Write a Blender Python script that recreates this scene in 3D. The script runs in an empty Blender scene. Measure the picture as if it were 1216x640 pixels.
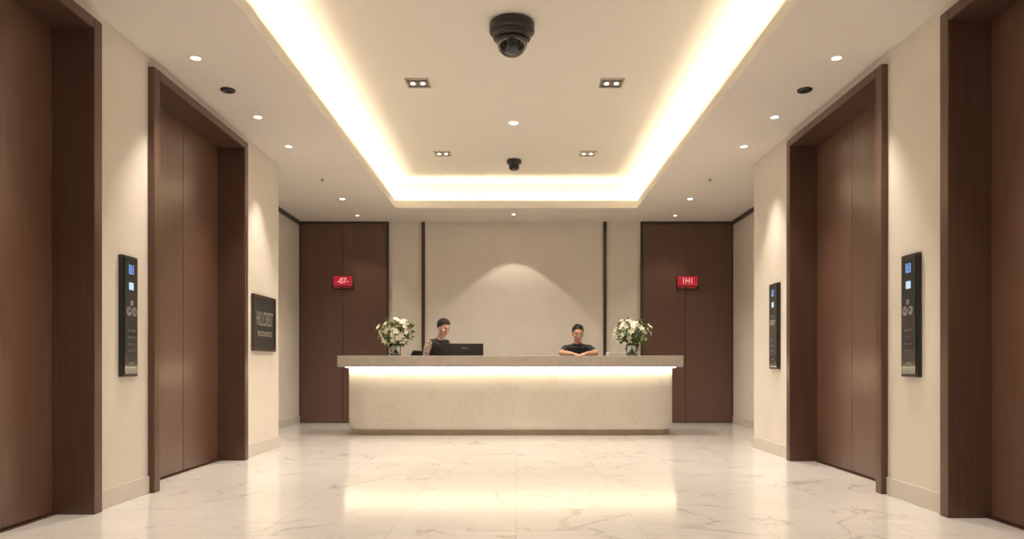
import bpy, math, random
from mathutils import Vector, Matrix, noise, Euler
random.seed(7)
scene = bpy.context.scene
scene.view_settings.view_transform = 'Standard'
V = Vector
PI = math.pi

# ------------------------------------------------------------------ materials
def new_mat(name):
    m = bpy.data.materials.new(name); m.use_nodes = True
    nt = m.node_tree
    return m, nt, nt.nodes['Principled BSDF']

def setp(b, **kw):
    names = dict(color='Base Color', rough='Roughness', metal='Metallic', coat='Coat Weight', coatr='Coat Roughness',
                 trans='Transmission Weight', ior='IOR', emis='Emission Color', estr='Emission Strength',
                 spec='Specular IOR Level', sss='Subsurface Weight', sheen='Sheen Weight', alpha='Alpha')
    for k, v in kw.items():
        if k in ('color', 'emis') and len(v) == 3: v = (*v, 1)
        b.inputs[names[k]].default_value = v

def noisy(name, c1, c2, scale=5, stretch=(1, 1, 1), bump=0.0, detail=4, **kw):
    m, nt, b = new_mat(name); setp(b, **kw)
    N, L = nt.nodes, nt.links
    tc = N.new('ShaderNodeTexCoord'); mp = N.new('ShaderNodeMapping'); mp.inputs['Scale'].default_value = stretch
    nz = N.new('ShaderNodeTexNoise'); nz.inputs['Scale'].default_value = scale; nz.inputs['Detail'].default_value = detail
    cr = N.new('ShaderNodeValToRGB'); cr.color_ramp.elements[0].position = .3; cr.color_ramp.elements[1].position = .7
    cr.color_ramp.elements[0].color = (*c1, 1); cr.color_ramp.elements[1].color = (*c2, 1)
    L.new(tc.outputs['Object'], mp.inputs['Vector']); L.new(mp.outputs[0], nz.inputs['Vector'])
    L.new(nz.outputs['Fac'], cr.inputs['Fac']); L.new(cr.outputs[0], b.inputs['Base Color'])
    if bump:
        bp = N.new('ShaderNodeBump'); bp.inputs['Strength'].default_value = bump; bp.inputs['Distance'].default_value = .01
        L.new(nz.outputs['Fac'], bp.inputs['Height']); L.new(bp.outputs[0], b.inputs['Normal'])
    return m

def emit(name, color, strength):
    m, nt, b = new_mat(name); setp(b, color=(0.02, 0.02, 0.02), emis=color, estr=strength, rough=.4); return m

M_wall = noisy('plaster_wall', (.69, .64, .58), (.73, .68, .62), 3, bump=.02, rough=.75)
M_ceil = noisy('ceiling_paint', (.72, .68, .63), (.74, .70, .65), 2, rough=.85)
M_base = noisy('baseboard_paint', (.60, .56, .51), (.64, .60, .55), 3, rough=.4)
M_wood = noisy('walnut_veneer', (.118, .060, .040), (.150, .080, .055), 4, (14, 14, .5), bump=.018, detail=6, rough=.34, coat=.35, coatr=.22)
M_wood2 = noisy('walnut_panel', (.105, .052, .038), (.128, .065, .048), 4, (14, 14, .5), bump=.012, detail=6, rough=.36, coat=.25, coatr=.22)
M_case = noisy('bronze_casing', (.110, .060, .043), (.140, .080, .058), 4, (20, 20, .5), bump=.015, detail=6, rough=.30, metal=.35)
M_dark = noisy('dark_trim', (.042, .025, .019), (.055, .034, .026), 8, rough=.4)
M_black = noisy('black_plastic', (.012, .011, .011), (.018, .017, .016), 20, rough=.35)
M_gloss = noisy('black_gloss', (.006, .006, .007), (.01, .01, .011), 20, rough=.12, coat=.4)
M_metal = noisy('brushed_steel', (.50, .47, .43), (.62, .58, .53), 60, (1, 20, 1), rough=.3, metal=1.)
M_slab = noisy('counter_stone_top', (.40, .36, .32), (.47, .425, .38), 9, detail=8, rough=.35)
M_plinth = noisy('plinth_metal', (.34, .27, .20), (.40, .32, .24), 10, rough=.35, metal=.5)
M_white = noisy('white_gloss', (.8, .78, .74), (.84, .82, .78), 10, rough=.4)
M_paper = noisy('paper', (.80, .78, .74), (.85, .83, .79), 30, rough=.8)
M_led = emit('led_strip', (1, .85, .58), 33)
M_led2 = emit('led_strip_counter', (1, .83, .56), 18)
M_bulb = emit('downlight_bulb', (1, .88, .70), 14)
M_bluescr = emit('blue_screen', (.18, .42, .9), .8)
M_whitescr = emit('white_screen', (.55, .75, 1), 1.0)
M_monscr = emit('monitor_screen', (.75, .85, 1), 1.0)
M_redscr = emit('red_screen', (.42, .004, .018), .95)
M_redtxt = emit('red_digits', (1, .42, .45), 1.3)
M_greytxt = noisy('etched_text', (.28, .26, .24), (.34, .31, .28), 30, rough=.4)
M_btn = noisy('button_metal', (.20, .19, .19), (.26, .25, .25), 30, rough=.3, metal=.7)
M_ring = noisy('ring_light_grey', (.26, .25, .25), (.32, .31, .31), 30, rough=.3, metal=.4)

def stone():
    m, nt, b = new_mat('counter_stone'); setp(b, rough=.38)
    N, L = nt.nodes, nt.links
    tc = N.new('ShaderNodeTexCoord')
    n1 = N.new('ShaderNodeTexNoise'); n1.inputs['Scale'].default_value = 1.6; n1.inputs['Detail'].default_value = 9; n1.inputs['Distortion'].default_value = .8
    cr = N.new('ShaderNodeValToRGB'); e = cr.color_ramp.elements
    e[0].position = .3; e[0].color = (.66, .61, .56, 1); e[1].position = .6; e[1].color = (.71, .67, .62, 1)
    x = e.new(.45); x.color = (.70, .66, .61, 1); x = e.new(.47); x.color = (.655, .61, .555, 1); x = e.new(.49); x.color = (.70, .66, .61, 1)
    L.new(tc.outputs['Object'], n1.inputs['Vector']); L.new(n1.outputs['Fac'], cr.inputs['Fac']); L.new(cr.outputs[0], b.inputs['Base Color'])
    return m
M_stone = stone()

def marble():
    m, nt, b = new_mat('marble_tiles'); setp(b, rough=.13, spec=.7)
    N, L = nt.nodes, nt.links
    tc = N.new('ShaderNodeTexCoord')
    mp = N.new('ShaderNodeMapping'); mp.inputs['Location'].default_value = (.0, .35, 0)
    L.new(tc.outputs['Object'], mp.inputs['Vector'])
    T = (0.75, 0.75, 1000)
    sn = N.new('ShaderNodeVectorMath'); sn.operation = 'SNAP'; sn.inputs[1].default_value = T
    L.new(mp.outputs[0], sn.inputs[0])
    wn = N.new('ShaderNodeTexWhiteNoise'); wn.noise_dimensions = '3D'; L.new(sn.outputs[0], wn.inputs['Vector'])
    sc = N.new('ShaderNodeVectorMath'); sc.operation = 'SCALE'; sc.inputs['Scale'].default_value = 9; L.new(wn.outputs['Color'], sc.inputs[0])
    ad = N.new('ShaderNodeVectorMath'); ad.operation = 'ADD'; L.new(mp.outputs[0], ad.inputs[0]); L.new(sc.outputs[0], ad.inputs[1])
    def veins(scale, dist, width, seed):
        n = N.new('ShaderNodeTexNoise'); n.inputs['Scale'].default_value = scale; n.inputs['Detail'].default_value = 6
        n.inputs['Distortion'].default_value = dist; n.inputs['Roughness'].default_value = .5
        o = N.new('ShaderNodeVectorMath'); o.operation = 'ADD'; o.inputs[1].default_value = (seed, seed * 2, 0)
        L.new(ad.outputs[0], o.inputs[0]); L.new(o.outputs[0], n.inputs['Vector'])
        s = N.new('ShaderNodeMath'); s.operation = 'SUBTRACT'; s.inputs[1].default_value = .5; L.new(n.outputs['Fac'], s.inputs[0])
        a = N.new('ShaderNodeMath'); a.operation = 'ABSOLUTE'; L.new(s.outputs[0], a.inputs[0])
        r = N.new('ShaderNodeMapRange'); r.inputs['From Max'].default_value = width; r.inputs['To Min'].default_value = 1; r.inputs['To Max'].default_value = 0
        L.new(a.outputs[0], r.inputs['Value']); return r.outputs[0]
    v1 = veins(.8, .6, .013, 3); v2 = veins(1.8, 1.0, .010, 17)
    cl = N.new('ShaderNodeTexNoise'); cl.inputs['Scale'].default_value = 1.6; cl.inputs['Detail'].default_value = 3; L.new(ad.outputs[0], cl.inputs['Vector'])
    mk = N.new('ShaderNodeMapRange'); mk.inputs['From Min'].default_value = .36; mk.inputs['From Max'].default_value = .58; L.new(cl.outputs['Fac'], mk.inputs['Value'])
    mul = N.new('ShaderNodeMath'); mul.operation = 'MULTIPLY'; L.new(v1, mul.inputs[0]); L.new(mk.outputs[0], mul.inputs[1])
    m2 = N.new('ShaderNodeMath'); m2.operation = 'MULTIPLY'; m2.inputs[1].default_value = .35; L.new(v2, m2.inputs[0])
    mx = N.new('ShaderNodeMath'); mx.operation = 'MAXIMUM'; L.new(mul.outputs[0], mx.inputs[0]); L.new(m2.outputs[0], mx.inputs[1])
    c0 = N.new('ShaderNodeMix'); c0.data_type = 'RGBA'; c0.inputs[6].default_value = (.77, .755, .74, 1); c0.inputs[7].default_value = (.66, .64, .62, 1)
    L.new(cl.outputs['Fac'], c0.inputs[0])
    c1 = N.new('ShaderNodeMix'); c1.data_type = 'RGBA'; c1.inputs[7].default_value = (.38, .32, .28, 1)
    f1 = N.new('ShaderNodeMath'); f1.operation = 'MULTIPLY'; f1.inputs[1].default_value = .55; L.new(mx.outputs[0], f1.inputs[0])
    L.new(f1.outputs[0], c1.inputs[0]); L.new(c0.outputs[2], c1.inputs[6])
    sp = N.new('ShaderNodeSeparateXYZ'); L.new(mp.outputs[0], sp.inputs[0])
    js = []
    for ax, per in (('X', .75), ('Y', .75)):
        md = N.new('ShaderNodeMath'); md.operation = 'PINGPONG'; md.inputs[1].default_value = per/2
        L.new(sp.outputs[ax], md.inputs[0])
        lt = N.new('ShaderNodeMath'); lt.operation = 'LESS_THAN'; lt.inputs[1].default_value = .003; L.new(md.outputs[0], lt.inputs[0])
        js.append(lt.outputs[0])
    jm = N.new('ShaderNodeMath'); jm.operation = 'MAXIMUM'; L.new(js[0], jm.inputs[0]); L.new(js[1], jm.inputs[1])
    jf = N.new('ShaderNodeMath'); jf.operation = 'MULTIPLY'; jf.inputs[1].default_value = .42; L.new(jm.outputs[0], jf.inputs[0])
    c2 = N.new('ShaderNodeMix'); c2.data_type = 'RGBA'; c2.inputs[7].default_value = (.42, .385, .35, 1)
    L.new(jf.outputs[0], c2.inputs[0]); L.new(c1.outputs[2], c2.inputs[6]); L.new(c2.outputs[2], b.inputs['Base Color'])
    return m
M_marble = marble()

# ------------------------------------------------------------------ mesh builder
class MB:
    def __init__(s): s.v = []; s.f = []; s.m = []
    def add(s, vs, fs, mat=0):
        o = len(s.v); s.v += [tuple(p) for p in vs]
        for f in fs: s.f.append(tuple(i + o for i in f)); s.m.append(mat)
    def box(s, x0, x1, y0, y1, z0, z1, mat=0):
        x0, x1 = sorted((x0, x1)); y0, y1 = sorted((y0, y1)); z0, z1 = sorted((z0, z1))
        vs = [(x0,y0,z0),(x1,y0,z0),(x1,y1,z0),(x0,y1,z0),(x0,y0,z1),(x1,y0,z1),(x1,y1,z1),(x0,y1,z1)]
        s.add(vs, [(0,3,2,1),(4,5,6,7),(0,1,5,4),(1,2,6,5),(2,3,7,6),(3,0,4,7)], mat)
    def loft(s, rings, mat=0, cap=True):
        n = len(rings[0]); vs = [p for r in rings for p in r]; fs = []
        for k in range(len(rings) - 1):
            for i in range(n):
                j = (i + 1) % n; fs.append((k*n+i, k*n+j, (k+1)*n+j, (k+1)*n+i))
        if cap: fs.append(tuple(range(n))[::-1]); fs.append(tuple((len(rings)-1)*n + i for i in range(n)))
        s.add(vs, fs, mat)
    def lathe(s, c, prof, n=32, axis=V((0,0,1)), mat=0, cap=True):
        axis = V(axis).normalized(); u = axis.orthogonal().normalized(); w = axis.cross(u); c = V(c)
        s.loft([[c + axis*h + (u*math.cos(2*PI*i/n) + w*math.sin(2*PI*i/n))*max(r, 1e-4) for i in range(n)] for r, h in prof], mat, cap)
    def cyl(s, a, b, r, n=16, mat=0, r2=None):
        a = V(a); b = V(b); s.lathe(a, [(r, 0), (r if r2 is None else r2, (b-a).length)], n, b-a, mat)
    def tube(s, pts, rad, ref=(1,0,0), n=16, mat=0):
        pts = [V(p) for p in pts]; rad = [(r, r) if not isinstance(r, tuple) else r for r in rad]; ref = V(ref)
        rings = []; K = len(pts)
        def ring(c, t, a, b):
            u = ref - t*ref.dot(t)
            if u.length < 1e-3: u = t.orthogonal()
            u.normalize(); w = t.cross(u)
            return [c + u*a*math.cos(2*PI*i/n) + w*b*math.sin(2*PI*i/n) for i in range(n)]
        for i in range(K):
            t = ((pts[min(i+1, K-1)] - pts[max(i-1, 0)])).normalized(); a, b = rad[i]; q = min(a, b)
            if i == 0:
                rings.append(ring(pts[0]-t*q*.95, t, a*.25, b*.25)); rings.append(ring(pts[0]-t*q*.65, t, a*.75, b*.75))
            rings.append(ring(pts[i], t, a, b))
            if i == K-1:
                rings.append(ring(pts[i]+t*q*.65, t, a*.75, b*.75)); rings.append(ring(pts[i]+t*q*.95, t, a*.25, b*.25))
        s.loft(rings, mat)
    def ell(s, c, r, rot=None, n=20, mat=0, fn=None):
        rings = []; c = V(c)
        for k in range(1, n):
            th = PI*k/n; ring = []
            for i in range(2*n):
                ph = PI*i/n; d = V((math.sin(th)*math.cos(ph), math.sin(th)*math.sin(ph), -math.cos(th)))
                kf = fn(d) if fn else 1
                p = V((d.x*r[0]*kf, d.y*r[1]*kf, d.z*r[2]*kf))
                if rot: p = rot @ p
                ring.append(c + p)
            rings.append(ring)
        s.loft(rings, mat)
    def obj(s, name, mats, parent=None, bevel=0, smooth=False, seg=2):
        me = bpy.data.meshes.new(name); me.from_pydata(s.v, [], s.f)
        for m in mats: me.materials.append(m)
        me.polygons.foreach_set('material_index', s.m)
        if smooth: me.polygons.foreach_set('use_smooth', [True]*len(me.polygons))
        me.update(); o = bpy.data.objects.new(name, me); scene.collection.objects.link(o)
        if parent: o.parent = parent
        if bevel:
            b = o.modifiers.new('b', 'BEVEL'); b.width = bevel; b.segments = seg; b.limit_method = 'ANGLE'; b.angle_limit = .6
        return o

def empty(name):
    o = bpy.data.objects.new(name, None); scene.collection.objects.link(o); o.empty_display_size = .1; return o

def text(name, body, size, loc, rot, mat, parent, sx=1, sy=1):
    c = bpy.data.curves.new(name, 'FONT'); c.body = body; c.size = size; c.align_x = 'CENTER'; c.align_y = 'CENTER'; c.extrude = .001
    c.materials.append(mat); o = bpy.data.objects.new(name, c); scene.collection.objects.link(o)
    o.location = loc; o.rotation_euler = rot; o.scale = (sx, sy, 1); o.parent = parent; return o

G = 1.22
def spot(name, loc, energy, half, blend=.6, parent=None, color=(1, .865, .71), rad=.03, aim=(0, 0, -1)):
    l = bpy.data.lights.new(name, 'SPOT'); l.energy = energy*G; l.spot_size = math.radians(half*2); l.spot_blend = blend
    l.color = color; l.shadow_soft_size = rad
    o = bpy.data.objects.new(name, l); scene.collection.objects.link(o); o.location = loc
    o.rotation_euler = V(aim).to_track_quat('-Z', 'Y').to_euler(); o.parent = parent; return o

# ------------------------------------------------------------------ room
WX, FX, DX = 2.83, 2.78, 3.06
SX, BY, CY = 3.62, 12.0, 8.52
CZ, UZ = 3.36, 3.78
Y0 = -2.6
DOORS = {-1: [(2.78, 4.81), (5.50, 7.43)], 1: [(2.78, 4.70), (5.45, 7.37)]}

b = MB(); b.box(-3.9, 3.9, Y0 - .1, BY + .2, -.1, 0); b.obj('floor', [M_marble])

for side, s in (('left', -1), ('right', 1)):
    D = DOORS[s]
    b = MB(); XO = SX + .12
    ys = [Y0, D[0][0] + .03, D[0][1] - .03, D[1][0] + .03, D[1][1] - .03, CY]
    for k in (0, 2, 4): b.box(s*WX, s*XO, ys[k], ys[k+1], 0, CZ + .02)
    for k in (1, 3): b.box(s*WX, s*XO, ys[k], ys[k+1], 3.25, CZ + .02)
    for k in (1, 3): b.box(s*(DX + .10), s*XO, ys[k], ys[k+1], 0, 3.25)
    b.box(s*SX, s*XO, CY, BY, 0, CZ + .02)
    b.obj('wall_' + side, [M_wall])
    b = MB(); t = .014
    for (a, c) in ((Y0, D[0][0]), (D[0][1], D[1][0]), (D[1][1], CY + t)):
        b.box(s*(WX - t), s*(WX + .002), a, c, 0, .135)
    b.box(s*(WX - t), s*SX, CY, CY + t, 0, .135)
    b.box(s*(SX - t), s*(SX + .002), CY + t, BY, 0, .12)
    b.obj('baseboard_' + side, [M_base], bevel=.004)
    b = MB(); b.box(s*(SX - .035), s*SX, CY + .001, BY, CZ - .06, CZ); b.obj('trim_%d' % (1 if s < 0 else 2), [M_dark], bevel=.003)

b = MB(); b.box(-3.8, 3.8, BY, BY + .15, 0, CZ + .02); b.box(-1.554, 1.483, BY - .015, BY, 0, CZ); b.obj('wall_back', [M_wall])
b = MB(); b.box(-3.8, 3.8, Y0 - .12, Y0, 0, CZ + .5); b.obj('wall_front', [M_wall])
for k, x in enumerate((-1.554, 1.483)):
    b = MB(); b.box(x - .028, x + .028, BY - .045, BY, 0, CZ); b.obj('trim_%d' % (3 + k), [M_dark], bevel=.003)

TX, TY0, TY1, CW = 1.84, -.6, 10.9, .20
b = MB(); t = .03; XW = 3.8
b.box(-XW, -TX, Y0 - .1, BY + .1, CZ, CZ + t); b.box(TX, XW, Y0 - .1, BY + .1, CZ, CZ + t)
b.box(-TX, TX, Y0 - .1, TY0, CZ, CZ + t); b.box(-TX, TX, TY1, BY + .1, CZ, CZ + t)
L = .115
b.box(-TX - .03, -TX, TY0 - .03, TY1 + .03, CZ + t, CZ + L); b.box(TX, TX + .03, TY0 - .03, TY1 + .03, CZ + t, CZ + L)
b.box(-TX, TX, TY0 - .03, TY0, CZ + t, CZ + L); b.box(-TX, TX, TY1, TY1 + .03, CZ + t, CZ + L)
X2, a2, b2 = TX + CW, TY0 - CW, TY1 + CW
b.box(-X2 - .05, -X2, a2, b2, CZ + t, UZ); b.box(X2, X2 + .05, a2, b2, CZ + t, UZ)
b.box(-X2 - .05, X2 + .05, a2 - .05, a2, CZ + t, UZ); b.box(-X2 - .05, X2 + .05, b2, b2 + .05, CZ + t, UZ)
b.box(-X2 - .05, X2 + .05, a2 - .05, b2 + .05, UZ, UZ + .05)
b.obj('ceiling', [M_ceil])
b = MB(); z = CZ + t + .001; w = .05
for s in (-1, 1): b.box(s*(TX + .09), s*(TX + .09 + w), TY0 - .1, TY1 + .1, z, z + .012)
b.box(-TX, TX, TY1 + .09, TY1 + .09 + w, z, z + .012); b.box(-TX, TX, TY0 - .09 - w, TY0 - .09, z, z + .012)
b.obj('cove_led_strip', [M_led])

# ------------------------------------------------------------------ elevator doors
n = 0
for s in (-1, 1):
    for (a, c) in DOORS[s]:
        n += 1; e = empty('door_%d' % n); cw = .09
        m = MB()
        m.box(s*FX, s*(DX + .03), a, a + cw, 0, 3.28); m.box(s*FX, s*(DX + .03), c - cw, c, 0, 3.28)
        m.box(s*FX, s*(DX + .03), a + cw, c - cw, 3.205, 3.28)
        m.obj('casing', [M_case], e, bevel=.006)
        m = MB(); mid = (a + c)/2 + .11
        m.box(s*DX, s*(DX + .04), a + cw, mid - .003, .012, 3.205); m.box(s*(DX), s*(DX + .04), mid + .003, c - cw, .012, 3.205)
        m.obj('sliding_panels', [M_wood], e, bevel=.003)
        m = MB(); m.box(s*(DX + .02), s*(DX + .05), mid - .01, mid + .01, .012, 3.2); m.obj('shadow_gap', [M_dark], e)
        m = MB(); m.box(s*(DX - .03), s*(DX + .05), a + cw, c - cw, 0, .006); m.obj('sill', [M_case], e)

for k, (x0, xm, x1) in enumerate(((-SX, -2.895, -2.13), (2.08, 2.825, SX))):
    e = empty('door_%d' % (5 + k)); m = MB(); y = BY - .05
    x0 += .002 if k == 0 else 0; x1 -= .002 if k else 0
    fx0, fx1 = (x0 + .02, x1 - .04) if k == 0 else (x0 + .04, x1 - .02)
    m.box(fx0, xm - .003, y, BY, .012, CZ - .035); m.box(xm + .003, fx1, y, BY, .012, CZ - .035)
    m.obj('leaf_panels', [M_wood2], e, bevel=.003)
    m = MB(); m.box(x0, fx0, y - .015, BY, 0, CZ); m.box(fx1, x1, y - .015, BY, 0, CZ); m.box(fx0, fx1, y - .015, BY, CZ - .035, CZ)
    m.obj('frame', [M_dark], e, bevel=.003)

# ------------------------------------------------------------------ ceiling fixtures
def downlight(x, y, z, r=.045, energy=120, half=34, blend=.6):
    e = empty('recessed_downlight'); m = MB()
    m.lathe((x, y, z), [(r*.74, .004), (r*.78, -.004), (r, -.006), (r*1.08, 0), (r*1.08, .001)], 28, cap=False)
    m.obj('trim_ring', [M_white], e, smooth=True)
    m = MB(); m.lathe((x, y, z), [(r*.78, -.001), (r*.5, -.0015)], 28); m.obj('lens', [M_bulb], e)
    spot('lamp', (x, y, z - .012), energy, half, blend, e)
for s in (-1, 1):
    for y in (-1.2, .6, 2.2, 3.9, 5.54, 6.87, 7.8): downlight(s*2.48, y, CZ, energy=130, half=33, blend=.9)  # unseen nearer ones are added along the row to light the near walls
    downlight(s*2.50, 10.29, CZ, energy=105, half=45, blend=.9)
    downlight(s*2.54, 11.45, CZ, r=.032, energy=32, half=42, blend=.6)
downlight(-.04, 11.36, CZ, r=.036, energy=38, half=44, blend=.15)
downlight(-.03, 8.29, UZ, r=.065, energy=120, half=26, blend=.9)

for s in (-1, 1):
    m = MB(); m.lathe((s*2.49, 6.18, CZ), [(.062, .001), (.062, -.012), (.045, -.02), (.02, -.012)], 28); m.obj('ceiling_speaker', [M_black], smooth=False)
    m = MB(); m.lathe((s*2.49, 9.2, CZ), [(.03, .001), (.028, -.008), (.01, -.01), (.01, -.03), (.018, -.032)], 16); m.obj('sprinkler', [M_metal])

def square_light(x, y, en=105, half=48):
    e = empty('recessed_spotlight'); z = UZ; r = .118; w = .02
    m = MB()
    m.box(x-r, x+r, y-r, y-r+w, z-.012, z+.001); m.box(x-r, x+r, y+r-w, y+r, z-.012, z+.001)
    m.box(x-r, x-r+w, y-r+w, y+r-w, z-.012, z+.001); m.box(x+r-w, x+r, y-r+w, y+r-w, z-.012, z+.001)
    m.obj('frame', [M_metal], e, bevel=.002)
    m = MB(); m.box(x-r+w, x+r-w, y-r+w, y+r-w, z-.003, z+.001); m.obj('housing', [M_btn], e)
    for q in (-1, 1):
        m = MB(); m.lathe((x+q*.048, y, z-.003), [(.042, 0), (.042, -.006), (.034, -.009), (.034, -.005)], 20); m.obj('reflector', [M_metal], e)
        m = MB(); m.lathe((x+q*.048, y, z-.012), [(.018, .006), (.018, -.001)], 16); m.obj('bulb', [M_bulb], e)
    spot('lamp', (x, y, z-.03), en, half, .8, e)
for x in (-.975, .945):
    square_light(x, 9.49, 200, 62); square_light(x, 7.1, 130); square_light(x, 4.7); square_light(x, 2.3); square_light(x, .2)  # the near ones, out of view, are added to brighten the room

e = empty('dome_security_camera'); c = (-.035, 5.86, UZ)
m = MB(); m.lathe(c, [(.17, .001), (.185, -.01), (.185, -.075), (.172, -.088), (.155, -.09), (.155, -.125), (.145, -.135), (.128, -.135)], 48); m.obj('housing', [M_black], e, smooth=False, bevel=.003)
m = MB(); m.lathe((c[0], c[1], UZ-.13), [(.128, 0)] + [(.128*math.cos(a), -.02-.125*math.sin(a)) for a in [i*PI/2/12 for i in range(13)]], 48); m.obj('dome', [M_gloss], e, smooth=True)
m = MB(); m.lathe((c[0], c[1]-.095, UZ-.20), [(.035, 0), (.035, .025), (.028, .03), (.024, .02)], 24, (0, -1, -.35)); m.obj('lens', [M_black], e, smooth=False)
e = empty('motion_sensor'); c = (-.03, 9.8, UZ)
m = MB(); m.lathe(c, [(.09, .001), (.1, -.01), (.1, -.05), (.085, -.06), (.07, -.06), (.07, -.12), (.05, -.14), (.0, -.142)], 32); m.obj('housing', [M_black], e)

# ------------------------------------------------------------------ call panels, sign
def call_panel(s, y0, y1, z0, z1):
    e = empty('elevator_call_panel'); X = lambda w: s*(WX - w)
    m = MB(); m.box(X(-.001), X(.03), y0, y1, z0, z1); m.obj('back_plate', [M_black], e, bevel=.006)
    m = MB(); m.box(X(.029), X(.036), y0+.018, y1-.018, z0+.02, z1-.02); m.obj('glass_face', [M_gloss], e, bevel=.003)
    yc = (y0+y1)/2; h = z1-z0
    m = MB(); m.box(X(.036), X(.038), yc-.032, yc+.032, z1-.15*h, z1-.075*h); m.obj('floor_display', [M_bluescr], e)
    text('floor_number', '12', .07, (X(.0385), yc, z1-.112*h), (PI/2, 0, -s*PI/2), M_gloss, e, .7)
    m = MB(); m.box(X(.036), X(.038), yc-.03, yc+.03, z1-.28*h, z1-.22*h); m.obj('lower_display', [M_whitescr], e)
    for q in (-1, 1):
        m = MB(); m.lathe((X(.034), yc+q*.036, z1-.46*h), [(.032, 0), (.032, .008), (.027, .011), (.025, .008)], 24, (-s, 0, 0)); m.obj('call_button', [M_ring], e)
        zc = z1-.46*h; m = MB(); yy = yc+q*.036
        m.add([(X(.0455), yy-.012, zc-q*.008), (X(.0455), yy+.012, zc-q*.008), (X(.0455), yy, zc+q*.012)], [(0, 1, 2)]); m.obj('arrow', [M_gloss], e)
    m = MB(); m.lathe((X(.034), yc, z1-.39*h), [(.02, 0), (.02, .008), (.014, .01)], 20, (-s, 0, 0)); m.obj('key_button', [M_ring], e)
    m = MB()
    for r in range(4):
        for q in (-1, 0, 1):
            m.lathe((X(.034), yc+q*.034, z1-(.62+.055*r)*h), [(.010, 0), (.010, .006), (.006, .007)], 12, (-s, 0, 0))
    m.obj('keypad', [M_btn], e)
    m = MB(); m.box(X(.036), X(.038), yc-.035, yc+.035, z1-.895*h, z1-.88*h); m.obj('label', [M_btn], e)
call_panel(-1, 5.09, 5.30, .90, 1.775)
call_panel(1, 4.99, 5.21, .90, 1.775)
call_panel(1, 7.66, 7.93, .935, 1.865)

e = empty('wall_sign'); X = lambda w: -(WX - w)
m = MB(); y0, y1, z0, z1 = 7.64, 8.34, 1.13, 1.745; f = .03
m.box(X(-.001), X(.022), y0+.01, y1-.01, z0+.01, z1-.01); m.obj('board', [M_black], e)
m = MB(); m.box(X(-.001), X(.034), y0, y1, z0, z0+f); m.box(X(-.001), X(.034), y0, y1, z1-f, z1); m.box(X(-.001), X(.034), y0, y0+f, z0+f, z1-f); m.box(X(-.001), X(.034), y1-f, y1, z0+f, z1-f)
m.obj('frame', [M_dark], e, bevel=.004)
text('lettering', 'HILLCREST', .16, (X(.024), (y0+y1)/2, 1.48), (PI/2, 0, PI/2), M_greytxt, e, .68, 1.4)
text('lettering_small', 'RESIDENCES', .08, (X(.024), (y0+y1)/2, 1.32), (PI/2, 0, PI/2), M_greytxt, e, 1)

for x0, x1, tx in ((-3.05, -2.71, '-07-'), (2.67, 3.03, '1H1')):
    e = empty('led_floor_indicator'); y = BY - .05; z1, z0 = 2.455, 2.225
    m = MB(); m.box(x0, x1, y-.05, y+.001, z0, z1); m.obj('housing', [M_black], e, bevel=.006)
    m = MB(); m.box(x0+.012, x1-.012, y-.053, y-.05, z0+.055, z1-.012); m.obj('screen', [M_redscr], e)
    m = MB(); m.box(x0+.03, x0+.12, y-.052, y-.05, z0+.02, z0+.035); m.box(x0+.17, x1-.04, y-.052, y-.05, z0+.02, z0+.035); m.obj('status_lights', [M_redscr], e)
    text('digits', tx, .12, ((x0+x1)/2, y-.055, z0+.137), (PI/2, 0, 0), M_redtxt, e, .95, 1.1)

# ------------------------------------------------------------------ reception desk
def rrect(x0, x1, y0, y1, rf, rb, z, n=10):
    pts = []
    for cx, cy, r, a0 in ((x0+rf, y0+rf, rf, PI), (x1-rf, y0+rf, rf, 1.5*PI), (x1-rb, y1-rb, rb, 0), (x0+rb, y1-rb, rb, .5*PI)):
        for i in range(n+1):
            a = a0 + .5*PI*i/n; pts.append(V((cx+r*math.cos(a), cy+r*math.sin(a), z)))
    return pts
e = empty('reception_desk'); bx0, bx1, by0, by1 = -2.375, 2.215, 9.87, 10.28
m = MB(); prof = [(.075, .05), (.085, .02), (.11, .006), (.15, 0), (.60, 0), (.94, 0)]
m.loft([rrect(bx0+i, bx1-i, by0+i, by1, .33-i, .02, z) for z, i in prof]); o = m.obj('body', [M_stone], e, smooth=True)
o.data.polygons[-1].use_smooth = False; o.data.polygons[-2].use_smooth = False
m = MB(); m.loft([rrect(bx0+.05, bx1-.05, by0+.05, by1-.01, .28, .02, z) for z in (0, .078)]); m.obj('plinth', [M_plinth], e)
m = MB(); m.loft([rrect(-2.45, 2.29, 9.77, 10.44, .03, .02, z) for z in (.945, 1.10)]); m.obj('countertop', [M_slab], e, bevel=.006)
m = MB()
inner = rrect(bx0-.02, bx1+.02, by0-.02, by1+.3, .34, .02, .936); outer = rrect(bx0-.045, bx1+.045, by0-.045, by1+.3, .36, .02, .936)
K = 22; pa = inner[:K]; pb = outer[:K]
pa = [p for p in pa if p.y < 10.27]; pb = [p for p in pb if p.y < 10.27]
kk = min(len(pa), len(pb)); vs = pa[:kk] + pb[:kk] + [p+V((0, 0, .008)) for p in pa[:kk]] + [p+V((0, 0, .008)) for p in pb[:kk]]
m.add(vs, [(i, i+kk, i+kk+1, i+1) for i in range(kk-1)] + [(i+kk, i+3*kk, i+3*kk+1, i+kk+1) for i in range(kk-1)]); m.obj('led_strip', [M_led2], e)
m = MB(); m.box(-2.2, 2.05, 10.275, 10.72, .785, .82); m.box(-2.2, -2.16, 10.275, 10.70, 0, .785); m.box(2.01, 2.05, 10.275, 10.70, 0, .785); m.box(-.12, -.08, 10.275, 10.70, 0, .785)
m.obj('work_surface', [M_wood2], e, bevel=.003)

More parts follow.
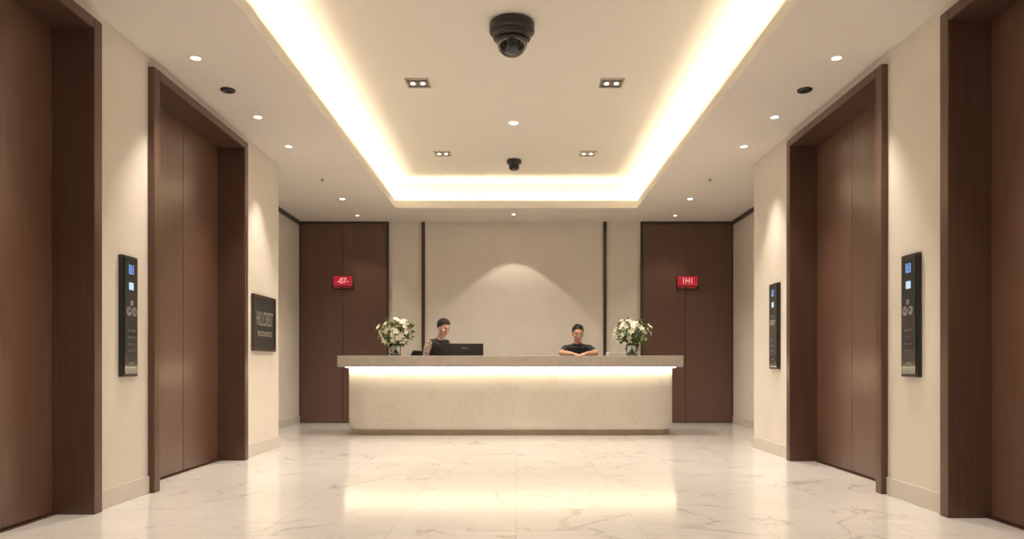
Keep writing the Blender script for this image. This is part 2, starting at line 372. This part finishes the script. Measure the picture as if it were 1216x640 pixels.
e = empty('computer_monitor'); mx = -.785; my = 10.455
m = MB(); m.box(mx-.305, mx+.305, my, my+.025, .895, 1.285); m.obj('bezel', [M_black], e, bevel=.008)
m = MB(); m.box(mx-.16, mx+.16, my-.012, my+.001, 1.11, 1.18); m.obj('rear_housing', [M_black], e, bevel=.004)
m = MB(); m.box(mx-.29, mx+.29, my+.0245, my+.0265, .915, 1.27); m.obj('screen', [M_monscr], e)
m = MB(); m.box(mx-.025, mx+.025, my-.03, my-.005, .83, 1.1); m.box(mx-.12, mx+.12, my-.04, my+.095, .82, .832); m.obj('stand', [M_black], e, bevel=.004)
text('badge', 'vision', .045, (mx+.03, my-.002, 1.22), (PI/2, 0, 0), M_ring, e)
e = empty('keyboard'); kx, ky = -.93, 10.635; m = MB()
m.box(kx-.2, kx+.2, ky-.065, ky+.065, .82, .836); m.obj('tray', [M_black], e, bevel=.004)
m = MB()
for r in range(5):
    for c in range(15): m.box(kx-.19+c*.0254, kx-.17+c*.0254, ky-.055+r*.0225, ky-.037+r*.0225, .835, .842)
m.obj('keys', [M_btn], e)

m = MB()
for k in range(6):
    dx = random.uniform(-.01, .01); m.box(1.27+dx, 1.50+dx, 9.83+dx, 10.10+dx, 1.1+k*.009, 1.1+k*.009+.008)
m.obj('paper_stack', [M_paper])

# ------------------------------------------------------------------ flowers
M_glass, nt, bb = new_mat('vase_glass'); setp(bb, color=(.9, .95, .92), rough=.03, trans=1., ior=1.4)
M_petal = noisy('petal', (.84, .80, .66), (.92, .89, .79), 30, rough=.6, sss=.1)
M_pollen = noisy('stamen', (.65, .42, .08), (.75, .55, .15), 50, rough=.7)
M_leaf = noisy('leaf', (.08, .14, .035), (.17, .25, .07), 25, rough=.5)
M_stem = noisy('stem', (.07, .14, .04), (.10, .20, .06), 25, rough=.5)
def bouquet(x, y, zb, seed):
    random.seed(seed); e = empty('flower_vase')
    m = MB(); m.lathe((x, y, zb), [(.072, 0), (.078, .01), (.074, .06), (.078, .12), (.092, .165), (.088, .165), (.073, .12), (.069, .06), (.070, .015), (.0, .012)], 32, cap=False)
    m.obj('glass_vase', [M_glass], e, smooth=True)
    m = MB(); c = V((x, y, zb + .325)); heads = []
    for k in range(70):
        for _ in range(30):
            d = V((random.gauss(0, 1), random.gauss(0, 1), random.gauss(.2, 1))).normalized()
            p = c + V((d.x*.245, d.y*.2, d.z*.19)) * random.uniform(.68, 1.14)
            if p.z > zb + .16 and all((p-q).length > .045 for q, _ in heads): heads.append((p, d)); break
    base = V((x, y, zb + .03)); neck = V((x, y, zb + .16))
    for p, d in heads:
        j = V((random.uniform(-.045, .045), random.uniform(-.045, .045), 0))
        b0 = base + j; nk = neck - j*.6; mid = nk.lerp(p, .5) + V((0, 0, .02))
        m.tube([b0, nk, mid, p], [.0032]*4, n=6, mat=0)
    for k in range(260):
        d = V((random.gauss(0, 1), random.gauss(0, 1), random.gauss(0, 1))).normalized()
        p = c + V((d.x*.21, d.y*.18, d.z*.17)) * random.uniform(.4, 1.15)
        if p.z < zb + .13: continue
        ax = (d + V((random.uniform(-.8, .8), random.uniform(-.8, .8), random.uniform(-.5, .6)))).normalized()
        sd = ax.cross(V((random.random(), random.random(), random.random()))).normalized(); nn = ax.cross(sd)
        l = random.uniform(.05, .10); w = l*.2
        m.add([p, p+ax*l*.4+sd*w, p+ax*l*.4-nn*w*.3, p+ax*l*.4-sd*w, p+ax*l+nn*w*.6], [(0,1,2), (0,2,3), (1,4,2), (2,4,3)], 1)
    for p, d in heads:
        ax = (d + V((random.uniform(-.4, .4), random.uniform(-.4, .4), random.uniform(-.2, .4)))).normalized()
        u = ax.orthogonal().normalized(); w2 = ax.cross(u); r = random.uniform(.026, .043); npet = 6; ph = random.random()*3
        for i in range(npet):
            a = ph + 2*PI*i/npet; dd = u*math.cos(a) + w2*math.sin(a); sd = ax.cross(dd)
            lift = .5 if i % 2 else .35
            q0 = p + dd*.003; q1 = p + dd*r*.5 + ax*r*lift*.7; q2 = p + dd*r + ax*r*lift
            q3 = p + dd*r*1.25 + ax*r*lift*.6; ww = r*.34
            m.add([q0, q1-sd*ww, q1-ax*.003, q1+sd*ww, q2-sd*ww*.8, q2-ax*.002, q2+sd*ww*.8, q3], [(0,2,1), (0,3,2), (1,2,5,4), (2,3,6,5), (4,5,7), (5,6,7)], 2)
        m.tube([p, p+ax*r*.5], [.004, .005], n=6, mat=3)
    m.obj('bouquet', [M_stem, M_leaf, M_petal, M_pollen], e)
bouquet(-1.70, 10.08, 1.10, 3)
bouquet(1.635, 10.12, 1.10, 11)

# ------------------------------------------------------------------ chairs
def chair(x, y, seat, yaw, backtop):
    e = empty('office_chair'); m = MB()
    m.loft([rrect(-.22, .22, -.21, .21, .07, .07, z) for z in (seat-.07, seat)]); m.obj('seat', [M_black], e, bevel=.02, seg=3)
    m = MB(); z0 = seat + .12; rings = []
    for k in range(9):
        t = k/8; z = z0 + (backtop-z0)*t; hw = .21*(1-.25*abs(2*t-1)**3); yb = .23 + .05*t + .02*math.sin(PI*t)
        rings.append([V((-hw, yb+.02, z)), V((-hw*.5, yb, z)), V((0, yb-.0, z)), V((hw*.5, yb, z)), V((hw, yb+.02, z)),
                      V((hw, yb+.0, z)) + V((0, -.04, 0)), V((hw*.5, yb-.03, z)), V((0, yb-.035, z)), V((-hw*.5, yb-.03, z)), V((-hw, yb-.04, z))])
    m.loft(rings); m.obj('backrest', [M_black], e, bevel=.008)
    m = MB(); m.tube([(0, .1, seat-.08), (0, .25, seat-.06), (0, .29, seat+.1), (0, .28, z0+.12)], [(.025, .012)]*4, n=10); m.cyl((0, 0, .1), (0, 0, seat-.06), .025, 16)
    for i in range(5):
        a = 2*PI*i/5+.3; d = V((math.cos(a), math.sin(a), 0)); m.tube([V((0, 0, .12)), d*.28+V((0, 0, .075))], [.025, .016], n=8)
        m.cyl(d*.28+V((-.012, 0, .028)), d*.28+V((.012, 0, .028)), .028, 14)
    N = 24
    for i in range(N):
        a, c = 2*PI*i/N, 2*PI*(i+1)/N; m.cyl((.18*math.cos(a), .18*math.sin(a), .28), (.18*math.cos(c), .18*math.sin(c), .28), .009, 8)
    m.cyl((-.18, 0, .28), (.18, 0, .28), .008, 8)
    m.obj('base', [M_btn], e)
    e.location = (x, y, 0); e.rotation_euler = (0, 0, yaw)
chair(-1.46, 11.42, .60, .25, 1.205)
chair(.99, 11.0, .66, 0, 1.19)

# ------------------------------------------------------------------ people
M_skin = noisy('skin_warm', (.52, .30, .21), (.59, .355, .25), 12, rough=.5, sss=.08)
M_skin2 = noisy('skin_tan', (.50, .285, .195), (.57, .335, .23), 12, rough=.5, sss=.08)
M_hair = noisy('hair_black', (.006, .004, .003), (.018, .012, .009), 60, (1, 1, .2), bump=.4, rough=.55)
M_shirt = noisy('black_polo', (.012, .012, .014), (.022, .021, .024), 40, bump=.1, rough=.8)
M_vest = noisy('patterned_vest', (.015, .013, .013), (.05, .04, .035), 22, bump=.1, rough=.8)
M_blouse = noisy('patterned_sleeve', (.10, .07, .055), (.55, .40, .32), 38, rough=.8, detail=2)
M_pants = noisy('trousers', (.02, .02, .024), (.03, .03, .034), 30, rough=.85)
M_shoe = noisy('shoes', (.01, .01, .01), (.02, .018, .016), 30, rough=.3)
M_eyew = noisy('eye_white', (.62, .58, .54), (.66, .62, .58), 30, rough=.3)
M_iris = noisy('iris', (.012, .008, .006), (.03, .018, .012), 80, rough=.1)
M_lip = noisy('lips', (.33, .12, .09), (.38, .15, .11), 40, rough=.4)

def hand(m, wrist, fwd, down, side, curl, segs):
    fwd = V(fwd).normalized(); down = V(down); down = (down - fwd*down.dot(fwd)).normalized(); lat = V(side); lat = (lat - fwd*lat.dot(fwd) - down*lat.dot(down)).normalized()
    P = lambda f, l, d: V(wrist) + fwd*f + lat*l + down*d
    m.tube([P(-.02, 0, 0), P(.02, 0, 0), P(.055, .001, 0), P(.088, 0, .002)], [(.025, .019), (.031, .017), (.039, .016), (.038, .012)], ref=lat, n=16)
    for l, ln in ((.031, .070), (.0105, .080), (-.0105, .074), (-.031, .058)):
        b0 = P(.085, l, .002); a = curl*.5; pts = [b0]; f = fwd + lat*l*3.0; f.normalize(); cur = b0
        for k, seg in enumerate((.44, .31, .25)):
            d = f*math.cos(a) + down*math.sin(a); cur = cur + d*ln*seg; pts.append(cur); a += curl
        m.tube(pts, [.0095, .009, .0083, .0072], ref=lat, n=10)
    m.tube([P(.022, .024, .004), P(.048, .048, .010), P(.072, .060, .014), P(.092, .064, .018)], [.014, .0115, .010, .008], ref=down, n=10)
    segs.append((P(0, 0, 0), P(.17, 0, .02), .05, 'skin'))

def head_frame(c, yaw, pitch, roll=0):
    return Matrix.Translation(V(c)) @ Matrix.Rotation(yaw, 4, 'Z') @ Matrix.Rotation(roll, 4, 'Y') @ Matrix.Rotation(pitch, 4, 'X')
def xf(mb, start, M):
    for i in range(start, len(mb.v)): mb.v[i] = tuple(M @ V(mb.v[i]))

def build_person(name, segs_build, headM, mats, hairfn, bodyM):
    e = empty(name); m = MB(); segs = []
    segs_build(m, segs)
    st = len(m.v)
    m.ell((0, .014, .030), (.075, .094, .088))
    m.tube([(0, -.004, .05), (0, -.008, .0), (0, -.018, -.04), (0, -.030, -.075), (0, -.040, -.102)],
           [(.069, .082), (.068, .080), (.063, .071), (.052, .057), (.031, .036)], n=24)
    m.tube([(0, -.084, .022), (0, -.098, -.006), (0, -.109, -.026)], [(.008, .010), (.011, .012), (.015, .011)], n=12)
    m.ell((0, -.080, .030), (.050, .013, .010)); m.ell((0, -.084, -.060), (.024, .012, .012)); m.ell((0, -.074, -.103), (.020, .016, .014))
    for q in (-1, 1):
        m.ell((q*.077, .012, -.004), (.010, .020, .031), Matrix.Rotation(q*.35, 3, 'Z')); m.ell((q*.044, -.058, -.024), (.022, .019, .024))
    xf(m, st, headM)
    segs.append((headM @ V((0, 0, .06)), headM @ V((0, -.02, -.06)), .085, 'skin'))
    tmp = m.obj('tmp', []); md = tmp.modifiers.new('r', 'REMESH'); md.mode = 'VOXEL'; md.voxel_size = .005
    sm = tmp.modifiers.new('s', 'SMOOTH'); sm.factor = .5; sm.iterations = 4
    bpy.context.view_layer.update(); dg = bpy.context.evaluated_depsgraph_get()
    me = bpy.data.meshes.new_from_object(tmp.evaluated_get(dg)); bpy.data.objects.remove(tmp)
    keys = list(mats.keys()); me.materials.clear()
    for k in keys: me.materials.append(mats[k])
    def label(p):
        best = None; bd = 1e9
        for a, b_, r, lb in segs:
            ab = b_-a; t = max(0, min(1, (p-a).dot(ab)/max(ab.length_squared, 1e-9))); d = (p-(a+ab*t)).length/r
            if d < bd: bd = d; best = lb
        return best
    labs = [keys.index(label(pl.center)) for pl in me.polygons]
    me.polygons.foreach_set('material_index', labs); me.polygons.foreach_set('use_smooth', [True]*len(me.polygons))
    skin_i = keys.index('skin'); cl = [False]*len(me.vertices)
    for pl, lb in zip(me.polygons, labs):
        if lb != skin_i:
            for vi in pl.vertices: cl[vi] = True
    nr = [v.normal.copy() for v in me.vertices]
    for v in me.vertices:
        if cl[v.index]:
            w = .005 + .007*noise.noise(v.co*11); v.co += nr[v.index]*w
    me.update(); o = bpy.data.objects.new('body', me); scene.collection.objects.link(o); o.parent = e
    f = MB()
    for q in (-1, 1):
        f.ell((q*.031, -.0835, .002), (.0145, .008, .0060), n=10, mat=0); f.ell((q*.031, -.0905, .001), (.0062, .003, .0058), n=8, mat=1)
        f.tube([(q*.014, -.094, .021), (q*.032, -.093, .026), (q*.050, -.078, .021)], [(.003, .0035)]*3, n=8, mat=2)
        f.tube([(q*.016, -.090, .009), (q*.031, -.0925, .0105), (q*.046, -.081, .007)], [.0020]*3, n=6, mat=2)
    f.tube([(-.021, -.090, -.060), (0, -.0965, -.0575), (.021, -.090, -.060)], [(.003, .003), (.005, .004), (.003, .003)], n=8, mat=3)
    f.tube([(-.018, -.090, -.064), (0, -.0955, -.067), (.018, -.090, -.064)], [(.003, .003), (.005, .005), (.003, .003)], n=8, mat=3)
    xf(f, 0, headM); f.obj('face_features', [M_eyew, M_iris, M_hair, M_lip], e, smooth=True)
    h = MB(); h.ell((0, .016, .034), (.080, .099, .092), n=44, fn=hairfn)
    rnd = random.Random(5)
    for k in range(150):
        th = rnd.uniform(0, 2*PI); zz = rnd.uniform(.15, .98); r = math.sqrt(1-zz*zz); d = V((r*math.cos(th), r*math.sin(th), zz))
        if d.y < -.62 and zz < .55: continue
        s0 = hairfn(d)*.975; p = V((0, .016, .034)) + V((d.x*.080*s0, d.y*.099*s0, d.z*.092*s0))
        fl = V((rnd.uniform(-.5, .5)+.5, -.7 if d.y < .2 else .5, .1)); fl = (fl - d*fl.dot(d)).normalized()
        l = rnd.uniform(.022, .04)
        h.tube([p, p+fl*l*.5+d*.006, p+fl*l+d*.004], [(.003, .006), (.003, .006), (.001, .002)], ref=d, n=6)
    xf(h, 0, headM); h.obj('hair', [M_hair], e, smooth=True)
    e.matrix_world = bodyM
    return e

def hair_short(top, quiff, low=-.52):
    def fn(d):
        front = max(0, -d.y)
        line = low + 1.02*front**.6 if d.y < .1 else low - .15*d.y
        if abs(d.x) > .70 and -.55 < d.y < .15: line = -.22 if d.y > -.30 else max(line, -.05)
        t = max(0, min(1, (d.z-line)/.08)); nz = noise.noise(d*6)*.05 + noise.noise(d*17)*.04
        vol = 1.03 + nz + top*max(0, d.z)**1.2 + quiff*max(0, d.z)*max(0, -d.y+.2)
        return .88*(1-t) + vol*t
    return fn

def mkT(m, segs):
    def T(pts, rad, ref=(1, 0, 0), lb='shirt', w=1):
        m.tube(pts, rad, ref=ref)
        for i in range(len(pts)-1): segs.append((V(pts[i]), V(pts[i+1]), w*(max(rad[i]) if isinstance(rad[i], tuple) else rad[i]), lb))
    return T

def seated(m, segs):
    T = mkT(m, segs)
    T([(0, .0, .76), (0, -.03, .86)], [(.16, .125), (.148, .115)], lb='pants')
    T([(0, -.03, .87), (0, -.10, .99), (0, -.17, 1.11), (0, -.215, 1.20)], [(.145, .11), (.142, .108), (.162, .112), (.150, .092)])
    m.tube([(0, -.215, 1.20), (0, -.235, 1.255)], [(.15, .092), (.085, .06)])
    T([(-.155, -.215, 1.222), (0, -.225, 1.240), (.155, -.215, 1.222)], [(.05, .048), (.056, .054), (.05, .048)], ref=(0, 1, 0))
    T([(0, -.238, 1.290), (0, -.25, 1.32), (0, -.262, 1.37)], [.056, .052, .050], lb='skin', w=1.35)
    m.tube([(0, -.225, 1.24), (0, -.238, 1.30)], [.062, .055])
    for q in (-1, 1):
        sh = V((q*.170, -.215, 1.215)); el = V((q*.255, -.41, 1.148)); wr = V((q*.115, -.59, 1.137)) if q < 0 else V((q*.09, -.60, 1.137))
        cut = sh.lerp(el, .68)
        T([sh, cut], [.058, .051]); T([cut, el], [.043, .040], lb='skin')
        T([el, el.lerp(wr, .35), wr], [.040, .039, .027], lb='skin', ref=(0, 0, 1))
        hand(m, wr, (wr-el)*.5+V((-q*.05, -.12, -.010)), (0, 0, -1), (-q, -.4, 0), .28, segs)
        hp = V((q*.09, .0, .755)); kn = V((q*.15, -.43, .70)); an = V((q*.15, -.38, .35))
        T([hp, hp.lerp(kn, .5), kn], [.088, .078, .060], lb='pants'); T([kn, kn.lerp(an, .35), an], [.060, .056, .040], lb='pants')
        T([an+V((0, .03, -.04)), an+V((0, -.06, -.055)), an+V((0, -.15, -.06))], [(.036, .036), (.040, .030), (.034, .020)], lb='shoe')
hm = head_frame((0, -.295, 1.437), 0.08, .14, -.04)
build_person('seated_receptionist', seated, hm, dict(shirt=M_shirt, skin=M_skin2, pants=M_pants, shoe=M_shoe), hair_short(.12, .10),
             Matrix.Translation((.92, 10.97, 0)))

def standing(m, segs):
    T = mkT(m, segs)
    T([(0, .10, .88), (0, .06, .98)], [(.158, .115), (.145, .105)], lb='pants')
    T([(0, .06, .99), (0, -.01, 1.09), (0, -.11, 1.20), (0, -.18, 1.28)], [(.135, .10), (.128, .098), (.152, .112), (.142, .088)])
    m.tube([(0, -.18, 1.28), (0, -.215, 1.34)], [(.142, .088), (.08, .058)])
    T([(-.155, -.18, 1.31), (0, -.20, 1.325), (.155, -.18, 1.31)], [(.046, .044), (.052, .050), (.046, .044)], ref=(0, 1, 0))
    T([(0, -.222, 1.36), (0, -.25, 1.41), (0, -.28, 1.46)], [.052, .047, .046], lb='skin', w=1.4)
    m.tube([(0, -.205, 1.32), (0, -.225, 1.372)], [.058, .051])
    for q in (-1, 1):
        sh = V((q*.168, -.18, 1.30)); el = V((q*.25, -.17, 1.04)); wr = V((q*.11, -.36, .895))
        T([sh, sh.lerp(el, .78)], [.053, .045], lb='sleeve'); T([sh.lerp(el, .78), el], [.038, .037], lb='skin')
        T([el, el.lerp(wr, .35), wr], [.038, .037, .024], lb='skin')
        hand(m, wr, V((-q*.02, -.13, -.04)), (0, -.2, -1), (-q, 0, 0), .30, segs)
        hp = V((q*.085, .10, .88)); kn = V((q*.10, .05, .48)); an = V((q*.11, .08, .10))
        T([hp, hp.lerp(kn, .5), kn], [.092, .078, .056], lb='pants'); T([kn, kn.lerp(an, .35), an], [.056, .056, .040], lb='pants')
        T([an+V((0, .02, -.05)), an+V((0, -.06, -.065)), an+V((0, -.15, -.075))], [(.036, .036), (.040, .030), (.034, .022)], lb='shoe')
hm = head_frame((.0, -.315, 1.522), .10, .26)
build_person('standing_receptionist', standing, hm, dict(shirt=M_vest, skin=M_skin, pants=M_pants, shoe=M_shoe, sleeve=M_blouse), hair_short(.20, .14),
             Matrix.Translation((-1.31, 11.0, 0)) @ Matrix.Rotation(.75, 4, 'Z'))

# ------------------------------------------------------------------ world, camera
w = bpy.data.worlds.new('world'); scene.world = w; w.use_nodes = True
w.node_tree.nodes['Background'].inputs[0].default_value = (.9, .8, .7, 1); w.node_tree.nodes['Background'].inputs[1].default_value = .3
cd = bpy.data.cameras.new('camera'); cd.sensor_width = 36; cd.lens = 850/1216*36; cd.shift_x = -5/1216; cd.shift_y = 111/1216
co = bpy.data.objects.new('camera', cd); scene.collection.objects.link(co); co.location = (0, 0, 1.0); co.rotation_euler = (PI/2, 0, 0)
scene.camera = co
